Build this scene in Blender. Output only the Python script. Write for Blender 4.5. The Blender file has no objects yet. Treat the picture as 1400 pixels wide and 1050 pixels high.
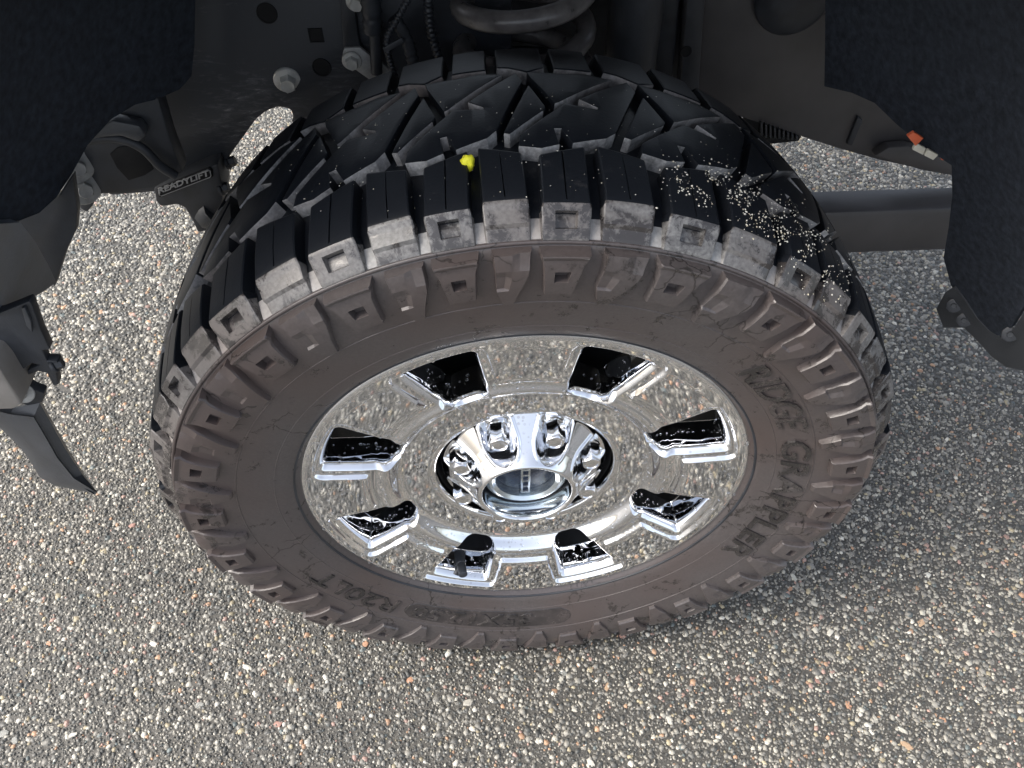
import bpy, bmesh, math, random
import numpy as np
from mathutils import Vector, Matrix, noise as mnoise

random.seed(7); rng = np.random.default_rng(7)
scene = bpy.context.scene
COL = scene.collection
HC = 0.425                                   # height of the wheel centre above the ground

# ------------------------------------------------------------------ camera
F = 1052.0; CAM = np.array([-.0495, -.523, .7967 + HC]); YAW, PITCH = .0601, .8508
_f = np.array([math.sin(YAW)*math.cos(PITCH), math.cos(YAW)*math.cos(PITCH), -math.sin(PITCH)])
_r = np.array([math.cos(YAW), -math.sin(YAW), 0.]); _u = np.cross(_r, _f)
cam = bpy.data.cameras.new('camera'); cam_o = bpy.data.objects.new('camera', cam); COL.objects.link(cam_o)
cam.sensor_width = 36; cam.lens = F/1400*36; cam.clip_start = .02; cam.clip_end = 300
cam_o.matrix_world = Matrix(((_r[0], _u[0], -_f[0], CAM[0]), (_r[1], _u[1], -_f[1], CAM[1]), (_r[2], _u[2], -_f[2], CAM[2]), (0, 0, 0, 1)))
scene.camera = cam_o

# ------------------------------------------------------------------ world, sun, exposure
SUN_EL, SUN_AZ = math.radians(46), math.radians(-98)     # azimuth from +Y towards +X
w = bpy.data.worlds.new('World'); scene.world = w; w.use_nodes = True
nt = w.node_tree; bg = nt.nodes['Background']
sky = nt.nodes.new('ShaderNodeTexSky'); sky.sky_type = 'NISHITA'; sky.sun_disc = False
sky.sun_elevation = SUN_EL; sky.sun_rotation = SUN_AZ; sky.dust_density = 4.0; sky.air_density = 1.0; sky.ozone_density = 1.0
hs = nt.nodes.new('ShaderNodeHueSaturation'); hs.inputs['Saturation'].default_value = .5
nt.links.new(sky.outputs[0], hs.inputs['Color']); nt.links.new(hs.outputs[0], bg.inputs['Color'])
bg.inputs['Strength'].default_value = .15
sun = bpy.data.lights.new('sun', 'SUN'); sun.energy = 1.2; sun.angle = math.radians(36); sun.color = (1, .93, .82)
sun_o = bpy.data.objects.new('sun', sun); COL.objects.link(sun_o)
sd = Vector((math.sin(SUN_AZ)*math.cos(SUN_EL), math.cos(SUN_AZ)*math.cos(SUN_EL), math.sin(SUN_EL)))
sun_o.rotation_euler = sd.to_track_quat('Z', 'Y').to_euler()
vs = scene.view_settings; vs.view_transform = 'Standard'; vs.look = 'None'; vs.gamma = 1; vs.use_curve_mapping = False
vs.exposure = 1.34
scene.cycles.max_bounces = 10; scene.cycles.use_denoising = True

# ------------------------------------------------------------------ pixel -> place helpers (photo pixels, 1400 x 1050)
def ray(px, py):
    return _r*((px-700)/F) - _u*((py-525)/F) + _f
def at(px, py, Y):
    d = ray(px, py); return CAM + d*((Y-CAM[1])/d[1])
def on_barrel(px, py, R):                    # far hit on a barrel round the wheel axis -> (angle, y)
    d = ray(px, py); o = CAM - np.array([0, 0, HC])
    a = d[0]**2+d[2]**2; b = 2*(o[0]*d[0]+o[2]*d[2]); c = o[0]**2+o[2]**2-R*R
    disc = b*b-4*a*c
    t = (-b+math.sqrt(max(disc, 0)))/(2*a); q = o+t*d
    return math.atan2(q[0], q[2]), q[1]

# ------------------------------------------------------------------ materials
def nmat(name):
    m = bpy.data.materials.new(name); m.use_nodes = True
    n = m.node_tree.nodes; l = m.node_tree.links
    b = n['Principled BSDF']
    tc = n.new('ShaderNodeTexCoord')
    return m, n, l, b, tc
def tex_noise(n, l, vec, scale, detail=4, rough=.55, dist=0):
    t = n.new('ShaderNodeTexNoise'); t.inputs['Scale'].default_value = scale; t.inputs['Detail'].default_value = detail
    t.inputs['Roughness'].default_value = rough; t.inputs['Distortion'].default_value = dist
    l.new(vec, t.inputs['Vector']); return t
def ramp(n, l, fac, stops):
    r = n.new('ShaderNodeValToRGB'); el = r.color_ramp.elements
    while len(el) < len(stops): el.new(.5)
    for e, (p, c) in zip(el, stops):
        e.position = p; e.color = (*c, 1) if isinstance(c, tuple) else (c, c, c, 1)
    l.new(fac, r.inputs['Fac']); return r
def mixc(n, l, fac, a, b):
    m = n.new('ShaderNodeMix'); m.data_type = 'RGBA'
    for s, v in ((0, fac), (6, a), (7, b)):
        if isinstance(v, bpy.types.NodeSocket): l.new(v, m.inputs[s])
        elif s == 0: m.inputs[0].default_value = v
        else: m.inputs[s].default_value = (*v, 1)
    return m.outputs[2]
def mathn(n, l, op, a, b):
    m = n.new('ShaderNodeMath'); m.operation = op
    for i, v in enumerate((a, b)):
        if isinstance(v, bpy.types.NodeSocket): l.new(v, m.inputs[i])
        else: m.inputs[i].default_value = v
    return m.outputs[0]
def bump(n, l, b, h, strength, dist):
    k = n.new('ShaderNodeBump'); k.inputs['Strength'].default_value = strength; k.inputs['Distance'].default_value = dist
    l.new(h, k.inputs['Height']); l.new(k.outputs[0], b.inputs['Normal']); return k

def mat_simple(name, col, rough, metal=0., spec=.5, var=.3, scale=40, bscale=300, bstr=.15, bd=.001, col2=None):
    m, n, l, b, tc = nmat(name)
    t = tex_noise(n, l, tc.outputs['Object'], scale, 6)
    c2 = col2 or tuple(min(1, v*(1+var)) for v in col); c1 = tuple(v*(1-var) for v in col)
    r = ramp(n, l, t.outputs[0], [(.3, c1), (.7, c2)]); l.new(r.outputs[0], b.inputs['Base Color'])
    rr = ramp(n, l, t.outputs[0], [(.3, max(0, rough-.08)), (.7, min(1, rough+.08))]); l.new(rr.outputs[0], b.inputs['Roughness'])
    b.inputs['Metallic'].default_value = metal; b.inputs['Specular IOR Level'].default_value = spec
    if bstr:
        t2 = tex_noise(n, l, tc.outputs['Object'], bscale, 3); bump(n, l, b, t2.outputs[0], bstr, bd)
    return m

def mat_chrome(name='chrome', rough=.025):
    m, n, l, b, tc = nmat(name)
    b.inputs['Base Color'].default_value = (.83, .84, .86, 1); b.inputs['Metallic'].default_value = 1
    # faint dried water spots and a little road film dull the polish here and there
    t = tex_noise(n, l, tc.outputs['Object'], 22, 6, .65)
    v = n.new('ShaderNodeTexVoronoi'); v.inputs['Scale'].default_value = 150; l.new(tc.outputs['Object'], v.inputs['Vector'])
    spot = mathn(n, l, 'MULTIPLY', ramp(n, l, v.outputs['Distance'], [(.22, 1.), (.34, 0.)]).outputs[0], ramp(n, l, t.outputs[0], [(.5, 0.), (.62, 1.)]).outputs[0])
    film = ramp(n, l, t.outputs[0], [(.35, rough), (.75, rough+.03)])
    l.new(mathn(n, l, 'MULTIPLY_ADD', spot, .16), b.inputs['Roughness']); b.inputs['Roughness'].links[0].from_node.inputs[2].default_value = rough
    l.new(film.outputs[0], b.inputs['Roughness'].links[0].from_node.inputs[2])
    l.new(mixc(n, l, spot, (.83, .84, .86), (.66, .66, .66)), b.inputs['Base Color'])
    t2 = tex_noise(n, l, tc.outputs['Object'], 60, 2); bump(n, l, b, t2.outputs[0], .02, .0005)
    return m
def mat_rubber(name, dust_lo, dust_hi, dust, dust2, spec=.5, rlo=.3, rhi=.75, base=(.011, .012, .014), cracks=False):
    # black rubber under an uneven film of dried road dust, with dark wet patches
    m, n, l, b, tc = nmat(name)
    t = tex_noise(n, l, tc.outputs['Object'], 13, 9, .66, .9)
    f = tex_noise(n, l, tc.outputs['Object'], 70, 8, .75, .5)
    mx = mathn(n, l, 'MULTIPLY_ADD', f.outputs[0], .45); mx.node.inputs[2].default_value = 0
    s = mathn(n, l, 'ADD', mathn(n, l, 'MULTIPLY', t.outputs[0], .55), mx)
    msk = ramp(n, l, s, [(dust_lo, 0.), (dust_hi, 1.)])
    if cracks:
        wv = n.new('ShaderNodeVectorMath'); wv.operation = 'ADD'; wn = tex_noise(n, l, tc.outputs['Object'], 30, 3)
        sc_ = n.new('ShaderNodeVectorMath'); sc_.operation = 'SCALE'; sc_.inputs['Scale'].default_value = .05
        l.new(wn.outputs['Color'], sc_.inputs[0]); l.new(tc.outputs['Object'], wv.inputs[0]); l.new(sc_.outputs[0], wv.inputs[1])
        ve = n.new('ShaderNodeTexVoronoi'); ve.feature = 'DISTANCE_TO_EDGE'; ve.inputs['Scale'].default_value = 17; l.new(wv.outputs[0], ve.inputs['Vector'])
        ln = ramp(n, l, ve.outputs['Distance'], [(.006, 1.), (.03, 0.)])
        pm = tex_noise(n, l, tc.outputs['Object'], 7, 3); pk = ramp(n, l, pm.outputs[0], [(.52, 0.), (.60, 1.)])
        run = mathn(n, l, 'MULTIPLY', ln.outputs[0], pk.outputs[0])
        ms = mathn(n, l, 'SUBTRACT', msk.outputs[0], mathn(n, l, 'MULTIPLY', run, .8)); ms.node.use_clamp = True
        msk_o = ms
    else: msk_o = msk.outputs[0]
    g = tex_noise(n, l, tc.outputs['Object'], 320, 3)
    dc = ramp(n, l, g.outputs[0], [(.35, dust), (.7, dust2)])
    big = tex_noise(n, l, tc.outputs['Object'], 5, 2)
    hue = mixc(n, l, ramp(n, l, big.outputs[0], [(.42, 0.), (.65, 1.)]).outputs[0], dc.outputs[0], tuple(np.array(dust)*np.array((1.12, .98, .92))))
    l.new(mixc(n, l, msk_o, base, hue), b.inputs['Base Color'])
    rr = ramp(n, l, msk_o, [(0, rlo), (1, rhi)]); l.new(rr.outputs[0], b.inputs['Roughness'])
    b.inputs['Specular IOR Level'].default_value = spec
    bump(n, l, b, g.outputs[0], .25, .0006)
    return m

M = {}
M['chrome'] = mat_chrome(rough=.022); M['hubchrome'] = mat_chrome('hub_chrome', .06); M['nutchrome'] = mat_chrome('nut_chrome', .11)
M['tread'] = mat_rubber('tread_rubber', .60, .78, (.05, .05, .052), (.09, .09, .09), rlo=.42, rhi=.7, base=(.009, .0108, .0145), spec=.32)
M['carcass'] = mat_rubber('sidewall_rubber', .37, .45, (.066, .058, .0575), (.090, .079, .078), rlo=.18, rhi=.34, base=(.026, .023, .022), cracks=True, spec=.6)
M['shoulder'] = mat_rubber('shoulder_rubber', .465, .525, (.11, .107, .105), (.21, .206, .20), rlo=.2, rhi=.42, base=(.04, .036, .035), spec=.6)
M['groove'] = mat_rubber('lit_groove_rubber', .38, .56, (.2, .2, .2), (.32, .32, .32), rlo=.3, rhi=.55, base=(.03, .03, .032))  # paler tone that paints light onto outward-facing groove walls
M['panelrubber'] = mat_rubber('wet_wall_rubber', .47, .66, (.075, .067, .066), (.095, .085, .084), rlo=.2, rhi=.36, base=(.036, .032, .032))
M['channel'] = mat_rubber('sheen_channel_rubber', .30, .45, (.26, .256, .25), (.37, .365, .355), rlo=.3, rhi=.5, base=(.1, .095, .09))  # pale tone paints in the wet sheen of up-facing channels
M['letter'] = mat_rubber('letter_rubber', .47, .62, (.07, .063, .062), (.10, .09, .088), rlo=.18, rhi=.4, base=(.024, .022, .022), spec=.6)
M['black'] = mat_simple('satin_black', (.025, .028, .034), .45, var=.35)
M['hole'] = mat_simple('hollow_black', (.004, .004, .005), .8, bstr=0)  # near black puts the dark inside holes, pocket and hub gap into colour
M['inner'] = mat_simple('dark_brake_iron', (.02, .021, .024), .5, metal=.3)
M['felt'] = mat_simple('liner_felt', (.028, .034, .046), .95, spec=.25, var=.4, scale=120, bscale=900, bstr=.45, bd=.0015)
M['plastic'] = mat_simple('grey_plastic', (.058, .062, .069), .42, var=.25, scale=30, bscale=500, bstr=.25)
M['plastic2'] = mat_simple('dull_plastic', (.034, .037, .043), .5, var=.3, scale=30, bscale=500, bstr=.25)
M['bluegrey'] = mat_simple('lit_grey_liner', (.12, .132, .15), .35, var=.3, scale=18, bscale=300, bstr=.2)  # plastic tone raised and blued, painting light onto the shaded lower liner
M['beige'] = mat_simple('road_dusted_panel', (.26, .24, .22), .6, var=.2, scale=25)
M['steel'] = mat_simple('zinc_steel', (.62, .62, .59), .38, metal=.3, var=.2, scale=60)
M['dullsteel'] = mat_simple('dull_steel', (.36, .36, .35), .5, metal=.2, var=.3, scale=60)
M['orange'] = mat_simple('orange_marker', (.75, .16, .07), .4, var=.1)
M['cream'] = mat_simple('cream_marker', (.72, .69, .58), .4, var=.08)
M['silverpaint'] = mat_simple('label_grey', (.38, .38, .38), .5, var=.1)
M['yellow'] = mat_simple('yellow_petal', (.82, .78, .03), .6, var=.12, scale=400)
M['hubcast'] = mat_simple('polished_hub', (.62, .68, .72), .16, metal=.9, var=.12, scale=35)
M['hubdark'] = mat_simple('hub_dial_blue', (.012, .022, .045), .25, var=.3)
M['panel'] = mat_simple('smooth_dark_panel', (.068, .064, .065), .38, var=.25, scale=8, bscale=60, bstr=.1)
def mat_frame():
    m, n, l, b, tc = nmat('scuffed_frame_paint')
    mp = n.new('ShaderNodeMapping'); mp.inputs['Rotation'].default_value = (0, .9, 0); mp.inputs['Scale'].default_value = (1, 1, 4)
    l.new(tc.outputs['Object'], mp.inputs[0])
    t = tex_noise(n, l, mp.outputs[0], 45, 8, .7, .6)
    big = tex_noise(n, l, tc.outputs['Object'], 6, 2)
    s = mathn(n, l, 'MULTIPLY', t.outputs[0], big.outputs[0])
    r = ramp(n, l, s, [(.24, (.028, .032, .040)), (.31, (.066, .07, .08)), (.385, (.28, .28, .28))]); l.new(r.outputs[0], b.inputs['Base Color'])
    b.inputs['Roughness'].default_value = .5
    bump(n, l, b, t.outputs[0], .2, .001)
    return m
M['frame'] = mat_frame()
def mat_water():
    m, n, l, b, tc = nmat('water')
    b.inputs['Base Color'].default_value = (.95, .97, 1, 1); b.inputs['Roughness'].default_value = .02
    b.inputs['Transmission Weight'].default_value = 1; b.inputs['IOR'].default_value = 1.33
    return m
M['water'] = mat_water()
def mat_attr(name, rough=.5, spec=.5):
    m, n, l, b, tc = nmat(name)
    a = n.new('ShaderNodeAttribute'); a.attribute_name = 'tone'
    t = tex_noise(n, l, tc.outputs['Object'], 700, 4)
    hv = n.new('ShaderNodeHueSaturation'); l.new(a.outputs['Color'], hv.inputs['Color'])
    l.new(ramp(n, l, t.outputs[0], [(.3, .72), (.7, 1.28)]).outputs[0], hv.inputs['Value'])
    l.new(hv.outputs[0], b.inputs['Base Color'])
    b.inputs['Roughness'].default_value = rough; b.inputs['Specular IOR Level'].default_value = spec
    bump(n, l, b, t.outputs[0], .4, .001)
    return m
M['gravel'] = mat_attr('stone_chips', .42, .5)
M['grit'] = mat_attr('pale_grit', .6, .4)
STONE_COLS = [((.07, .071, .067), 18), ((.13, .127, .116), 23), ((.205, .196, .174), 24), ((.30, .284, .246), 17), ((.41, .39, .335), 9.5),
              ((.56, .535, .47), 3), ((.42, .265, .17), 1.9), ((.36, .24, .20), 2), ((.36, .31, .21), 3), ((.12, .14, .138), 2)]
def mat_ground():
    m, n, l, b, tc = nmat('worn_asphalt')
    def layer(scale, seed):
        mp = n.new('ShaderNodeMapping'); mp.inputs['Location'].default_value = (seed, seed*.7, 0); l.new(tc.outputs['Object'], mp.inputs[0])
        v = n.new('ShaderNodeTexVoronoi'); v.inputs['Scale'].default_value = scale; l.new(mp.outputs[0], v.inputs['Vector'])
        v.inputs['Randomness'].default_value = 1
        sep = n.new('ShaderNodeSeparateColor'); l.new(v.outputs['Color'], sep.inputs[0])
        tot = sum(x for _, x in STONE_COLS); acc = 0; stops = []
        for c, x in STONE_COLS: stops.append((acc/tot, c)); acc += x
        r = ramp(n, l, sep.outputs[0], stops); r.color_ramp.interpolation = 'CONSTANT'
        gap = ramp(n, l, v.outputs['Distance'], [(.35, 1.), (.62, 0.)])
        return mixc(n, l, gap.outputs[0], (.018, .018, .018), r.outputs[0]), v.outputs['Distance']
    c1, d1 = layer(190, 0); c2, d2 = layer(300, 3.3)
    sel = tex_noise(n, l, tc.outputs['Object'], 60, 2)
    big = tex_noise(n, l, tc.outputs['Object'], 3.5, 4)
    c = mixc(n, l, ramp(n, l, sel.outputs[0], [(.48, 0.), (.52, 1.)]).outputs[0], c1, c2)
    hv = n.new('ShaderNodeHueSaturation'); l.new(c, hv.inputs['Color'])
    l.new(ramp(n, l, big.outputs[0], [(.3, .85), (.7, 1.15)]).outputs[0], hv.inputs['Value'])
    l.new(hv.outputs[0], b.inputs['Base Color'])
    b.inputs['Roughness'].default_value = .5
    inv = mathn(n, l, 'SUBTRACT', 1., d1)
    bump(n, l, b, inv, .8, .004)
    return m
M['ground'] = mat_ground()
def mat_binder():
    m, n, l, b, tc = nmat('bitumen')
    t = tex_noise(n, l, tc.outputs['Object'], 500, 4)
    l.new(ramp(n, l, t.outputs[0], [(.35, (.045, .043, .039)), (.7, (.12, .114, .10))]).outputs[0], b.inputs['Base Color'])
    b.inputs['Roughness'].default_value = .5; bump(n, l, b, t.outputs[0], .6, .002)
    return m
M['binder'] = mat_binder()

# ------------------------------------------------------------------ object helpers
def tag(o, label=None, cat=None, kind=None, group=None):
    for k, v in (('label', label), ('category', cat), ('kind', kind), ('group', group)):
        if v: o[k] = v
    return o
def add(name, me, mat, parent=None, smooth=True, angle=None):
    o = bpy.data.objects.new(name, me); COL.objects.link(o)
    if mat is not None and not me.materials: me.materials.append(mat)
    if smooth and len(me.polygons): me.polygons.foreach_set('use_smooth', [True]*len(me.polygons))
    if smooth and angle: me.set_sharp_from_angle(angle=math.radians(angle))
    if parent: o.parent = parent
    return o
def from_bm(name, bm, mat, parent=None, smooth=True, angle=35):
    me = bpy.data.meshes.new(name); bm.normal_update(); bm.to_mesh(me); bm.free()
    return add(name, me, mat, parent, smooth, angle)
def from_vf(name, V, Fc, mat, parent=None, smooth=True, angle=35):
    me = bpy.data.meshes.new(name); me.from_pydata([tuple(map(float, v)) for v in V], [], Fc); me.update()
    return add(name, me, mat, parent, smooth, angle)
def tube_mesh(pts, rad, seg=12, closed=False, ridge=None):
    """tube along points; ridge=(pitch, depth) makes it corrugated"""
    pts = [Vector(p) for p in pts]
    if ridge:
        out = []; 
        for a, b in zip(pts[:-1], pts[1:]):
            k = max(1, int((b-a).length/(ridge[0]/4)))
            out += [a.lerp(b, i/k) for i in range(k)]
        pts = out+[pts[-1]]
    V, Fc = [], []; n = len(pts); prev = None; L = 0
    for i, p in enumerate(pts):
        t = (pts[min(i+1, n-1)]-pts[max(i-1, 0)]).normalized()
        if prev is None:
            a = t.orthogonal().normalized()
        else:
            a = (prev-t*prev.dot(t)).normalized()
        prev = a; b = t.cross(a)
        if i: L += (p-pts[i-1]).length
        rr = rad if not callable(rad) else rad(i/(n-1))
        if ridge: rr -= ridge[1]*(math.sin(2*math.pi*L/ridge[0]) > 0)
        for k in range(seg):
            th = 2*math.pi*k/seg; V.append(p+(a*math.cos(th)+b*math.sin(th))*rr)
    for i in range(n-1):
        for k in range(seg):
            Fc.append((i*seg+k, i*seg+(k+1) % seg, (i+1)*seg+(k+1) % seg, (i+1)*seg+k))
    Fc.append(tuple(range(seg))[::-1]); Fc.append(tuple((n-1)*seg+k for k in range(seg)))
    return V, Fc
def catmull(pts, per=8):
    P = [np.array(p, float) for p in pts]; P = [2*P[0]-P[1]]+P+[2*P[-1]-P[-2]]; out = []
    for i in range(1, len(P)-2):
        for k in range(per):
            t = k/per; a, b, c, d = P[i-1:i+3]
            out.append(.5*((2*b)+(c-a)*t+(2*a-5*b+4*c-d)*t*t+(3*b-a-3*c+d)*t**3))
    out.append(P[-2]); return out
def plate(name, pix, Y, thick, mat, parent, bev=.002, back=True):
    """a plate standing at depth Y whose outline is read off the photo, with real thickness and rounded edges"""
    bm = bmesh.new(); vs_ = [bm.verts.new(at(x, y, Y)) for x, y in pix]; f = bm.faces.new(vs_)
    bm.normal_update()
    if f.normal.y > 0: f.normal_flip()
    r = bmesh.ops.extrude_face_region(bm, geom=[f]); nv = [g for g in r['geom'] if isinstance(g, bmesh.types.BMVert)]
    bmesh.ops.translate(bm, verts=nv, vec=(0, thick, 0))
    bmesh.ops.recalc_face_normals(bm, faces=bm.faces)
    if bev: bmesh.ops.bevel(bm, geom=list(bm.edges), offset=bev, segments=2, affect='EDGES', profile=.5)
    return from_bm(name, bm, mat, parent, True, 40)
def SE(a):                                   # squarish wheel opening
    return (abs(math.sin(a)/1.2)**3.2+abs(math.cos(a))**3.2)**(-1/3.2)
def barrel_patch(name, pix, R, thick, mat, parent, bev=.003, wobble=0., ang=None, flat=False):
    """a curved sheet on the barrel of the wheel arch"""
    pts = ang or [on_barrel(x, y, R) for x, y in pix]
    bm = bmesh.new(); f = bm.faces.new([bm.verts.new((a*R, y, 0)) for a, y in pts]); bm.normal_update()
    if f.normal.z < 0: f.normal_flip()
    xs = [v.co.x for v in bm.verts]; x = math.ceil(min(xs)/.03)*.03
    while x < max(xs):
        bmesh.ops.bisect_plane(bm, geom=bm.verts[:]+bm.edges[:]+bm.faces[:], plane_co=(x, 0, 0), plane_no=(1, 0, 0)); x += .03
    ys = [v.co.y for v in bm.verts]; y = math.ceil(min(ys)/.04)*.04
    while y < max(ys):
        bmesh.ops.bisect_plane(bm, geom=bm.verts[:]+bm.edges[:]+bm.faces[:], plane_co=(0, y, 0), plane_no=(0, 1, 0)); y += .04
    r = bmesh.ops.extrude_face_region(bm, geom=bm.faces[:]); nv = [g for g in r['geom'] if isinstance(g, bmesh.types.BMVert)]
    bmesh.ops.translate(bm, verts=nv, vec=(0, 0, thick))
    bmesh.ops.recalc_face_normals(bm, faces=bm.faces)
    if bev:
        es = [e for e in bm.edges if len(e.link_faces) == 2 and e.calc_face_angle(0) > .8]
        bmesh.ops.bevel(bm, geom=es, offset=bev, segments=2, affect='EDGES', profile=.5)
    for v in bm.verts:
        a = v.co.x/R; rr = R+v.co.z+wobble*mnoise.noise((v.co.x*6, v.co.y*6, 1.3))
        k = SE(a) if flat else 1.
        v.co = (k*rr*math.sin(a), v.co.y, k*rr*math.cos(a)+HC)
    return from_bm(name, bm, mat, parent, True, 40)
def pix_sheet(name, pix, Yf, thick, mat, parent, wob=0., step=28, bulge=None):
    """a moulded sheet in the wheel arch whose depth changes along it"""
    bm = bmesh.new(); bm.faces.new([bm.verts.new((x, y, 0)) for x, y in pix])
    for ax in (0, 1):
        vals = [v.co[ax] for v in bm.verts]; t = math.ceil(min(vals)/step)*step
        while t < max(vals):
            co = [0, 0, 0]; co[ax] = t; no = [0, 0, 0]; no[ax] = 1
            bmesh.ops.bisect_plane(bm, geom=bm.verts[:]+bm.edges[:]+bm.faces[:], plane_co=co, plane_no=no); t += step
    dirs_ = {}
    for v in bm.verts:
        x, y = v.co.x, v.co.y; Y = Yf(x, y)+wob*mnoise.noise((x*.012, y*.012, 2.7))
        v.co = at(x, y, Y)
    bm.normal_update()
    if sum((f.normal.dot(Vector(CAM)-f.calc_center_median())) for f in bm.faces) < 0: bmesh.ops.reverse_faces(bm, faces=bm.faces)
    bmesh.ops.recalc_face_normals(bm, faces=bm.faces)
    if sum((f.normal.dot(Vector(CAM)-f.calc_center_median())) for f in bm.faces) < 0: bmesh.ops.reverse_faces(bm, faces=bm.faces)
    bmesh.ops.solidify(bm, geom=bm.faces[:], thickness=thick)
    return from_bm(name, bm, mat, parent, True, 45)
def hex_bolt_mesh(r_hex, h, r_fl, name='bolt', dome=.15):
    """flange bolt head, axis +Z"""
    V, Fc = [], []
    def ring(r, z, k=24, hexa=0):
        i0 = len(V)
        for i in range(k):
            a = 2*math.pi*i/k; rr = r
            if hexa:
                aa = (a % (math.pi/3))-math.pi/6; rr = r*math.cos(math.pi/6)/math.cos(aa)
                rr = rr*hexa+r*.97*(1-hexa) if hexa < 1 else rr
            V.append((rr*math.cos(a), rr*math.sin(a), z))
        return i0
    rs = [ring(r_fl, -.002), ring(r_fl, h*.12), ring(r_fl*.93, h*.22), ring(r_hex*1.02, h*.28, hexa=1), ring(r_hex, h*.88, hexa=1), ring(r_hex*.84, h, hexa=.25), ring(r_hex*.6, h*(1-dome*.2))]
    for a, b in zip(rs[:-1], rs[1:]):
        for i in range(24): Fc.append((a+i, a+(i+1) % 24, b+(i+1) % 24, b+i))
    Fc.append(tuple(rs[-1]+i for i in range(24)))
    me = bpy.data.meshes.new(name); me.from_pydata(V, [], Fc); me.update(); return me
def place(name, me, mat, parent, loc, axis=(0, -1, 0), spin=0., scale=1., angle=25):
    if not me.materials: me.materials.append(mat)
    me.polygons.foreach_set('use_smooth', [True]*len(me.polygons)); me.set_sharp_from_angle(angle=math.radians(angle))
    o = bpy.data.objects.new(name, me); COL.objects.link(o)
    q = Vector(axis).to_track_quat('Z', 'Y')
    o.rotation_euler = (q.to_matrix() @ Matrix.Rotation(spin, 3, 'Z')).to_euler(); o.location = loc; o.scale = (scale,)*3
    o.parent = parent; return o

# ================================================================== THE GROUND
def sheet(name, x0, x1, y0, y1, nx, ny, z, mat, amp=0.):
    X, Y = np.meshgrid(np.linspace(x0, x1, nx), np.linspace(y0, y1, ny)); V = []
    for x, y in zip(X.ravel(), Y.ravel()):
        V.append((x, y, z+amp*mnoise.noise((x*2.1, y*2.1, 0))))
    Fc = [(j*nx+i, j*nx+i+1, (j+1)*nx+i+1, (j+1)*nx+i) for j in range(ny-1) for i in range(nx-1)]
    return from_vf(name, V, Fc, mat)
GX0, GX1, GY0, GY1 = -1.35, 1.45, -1.1, 1.95
ground = tag(sheet('ground', -60, 60, -60, 60, 2, 2, -.0035, M['ground']), 'worn grey asphalt with exposed pale and orange stone chips', None, 'structure')
bind = sheet('binder', GX0, GX1, GY0, GY1, 2, 2, -.0006, M['binder']); bind.parent = ground; bind['kind'] = 'stuff'

def stone_batch(n_cells, size_lo, size_hi, h_lo, h_hi, keep, K=5, GY0=GY0, GY1=GY1, GX0=GX0, GX1=GX1):
    sp = n_cells
    nx = int((GX1-GX0)/sp); ny = int((GY1-GY0)/(sp*.87))
    ii, jj = np.meshgrid(np.arange(nx), np.arange(ny))
    x = GX0+(ii+.5*(jj % 2)+.5)*sp; y = GY0+(jj+.5)*sp*.87
    x = x.ravel()+rng.uniform(-.42, .42, x.size)*sp; y = y.ravel()+rng.uniform(-.42, .42, y.size)*sp
    # fade the chips out at the rim of the patch so that it runs into the far surface
    edge = np.minimum.reduce([x-GX0, GX1-x, y-GY0, GY1-y])
    k = (rng.random(x.size) < keep)*(rng.random(x.size) < np.clip(edge/.12, 0, 1)); k = k.astype(bool)
    k &= (y > -.45) | (np.abs(x) < .7)
    k &= (y < 1.0) | (x < -.45) | (x > .72)      # nothing of the ground shows behind the wheel and frame
    x, y = x[k], y[k]; n = x.size
    s = rng.uniform(0, 1, n)**1.6*(size_hi-size_lo)+size_lo
    s = s*(1+.35*np.clip((y-.4)/.3, 0, 1)); h = rng.uniform(h_lo, h_hi, n)
    th0 = rng.uniform(0, 6.28, n); el = rng.uniform(.62, 1., n); rot = rng.uniform(0, 3.14, n)
    a = th0[:, None]+np.arange(K)*2*np.pi/K+rng.uniform(-.33, .33, (n, K))
    rad = s[:, None]*rng.uniform(.75, 1.1, (n, K))
    px, py = np.cos(a)*rad, np.sin(a)*rad*el[:, None]
    c, sn = np.cos(rot)[:, None], np.sin(rot)[:, None]
    bx, by = px*c-py*sn, px*sn+py*c
    tx, ty = rng.uniform(-.28, .28, (2, n))
    sh = rng.uniform(.58, .82, (n, 1))
    zt = h[:, None]+(bx*tx[:, None]+by*ty[:, None])*sh
    V = np.zeros((n, 2*K, 3)); V[:, :K, 0] = x[:, None]+bx; V[:, :K, 1] = y[:, None]+by; V[:, :K, 2] = -.0012
    V[:, K:, 0] = x[:, None]+bx*sh; V[:, K:, 1] = y[:, None]+by*sh; V[:, K:, 2] = np.maximum(zt, .0002)
    cols = np.array([c_ for c_, _ in STONE_COLS]); p = np.array([w_ for _, w_ in STONE_COLS]); p = p/p.sum()
    col = cols[rng.choice(len(cols), n, p=p)]*rng.uniform(.75, 1.2, (n, 1))
    # worn and stained patches of the surface
    gx = rng.normal(size=(9, 4)); pat = sum(np.sin(x*g[0]*4+y*g[1]*4+g[2]*9)*abs(g[3]) for g in gx); pat = pat/np.abs(pat).max()
    col = col*(1+.16*pat[:, None]*np.array([1.1, 1., .85]))
    return V, col
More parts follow.
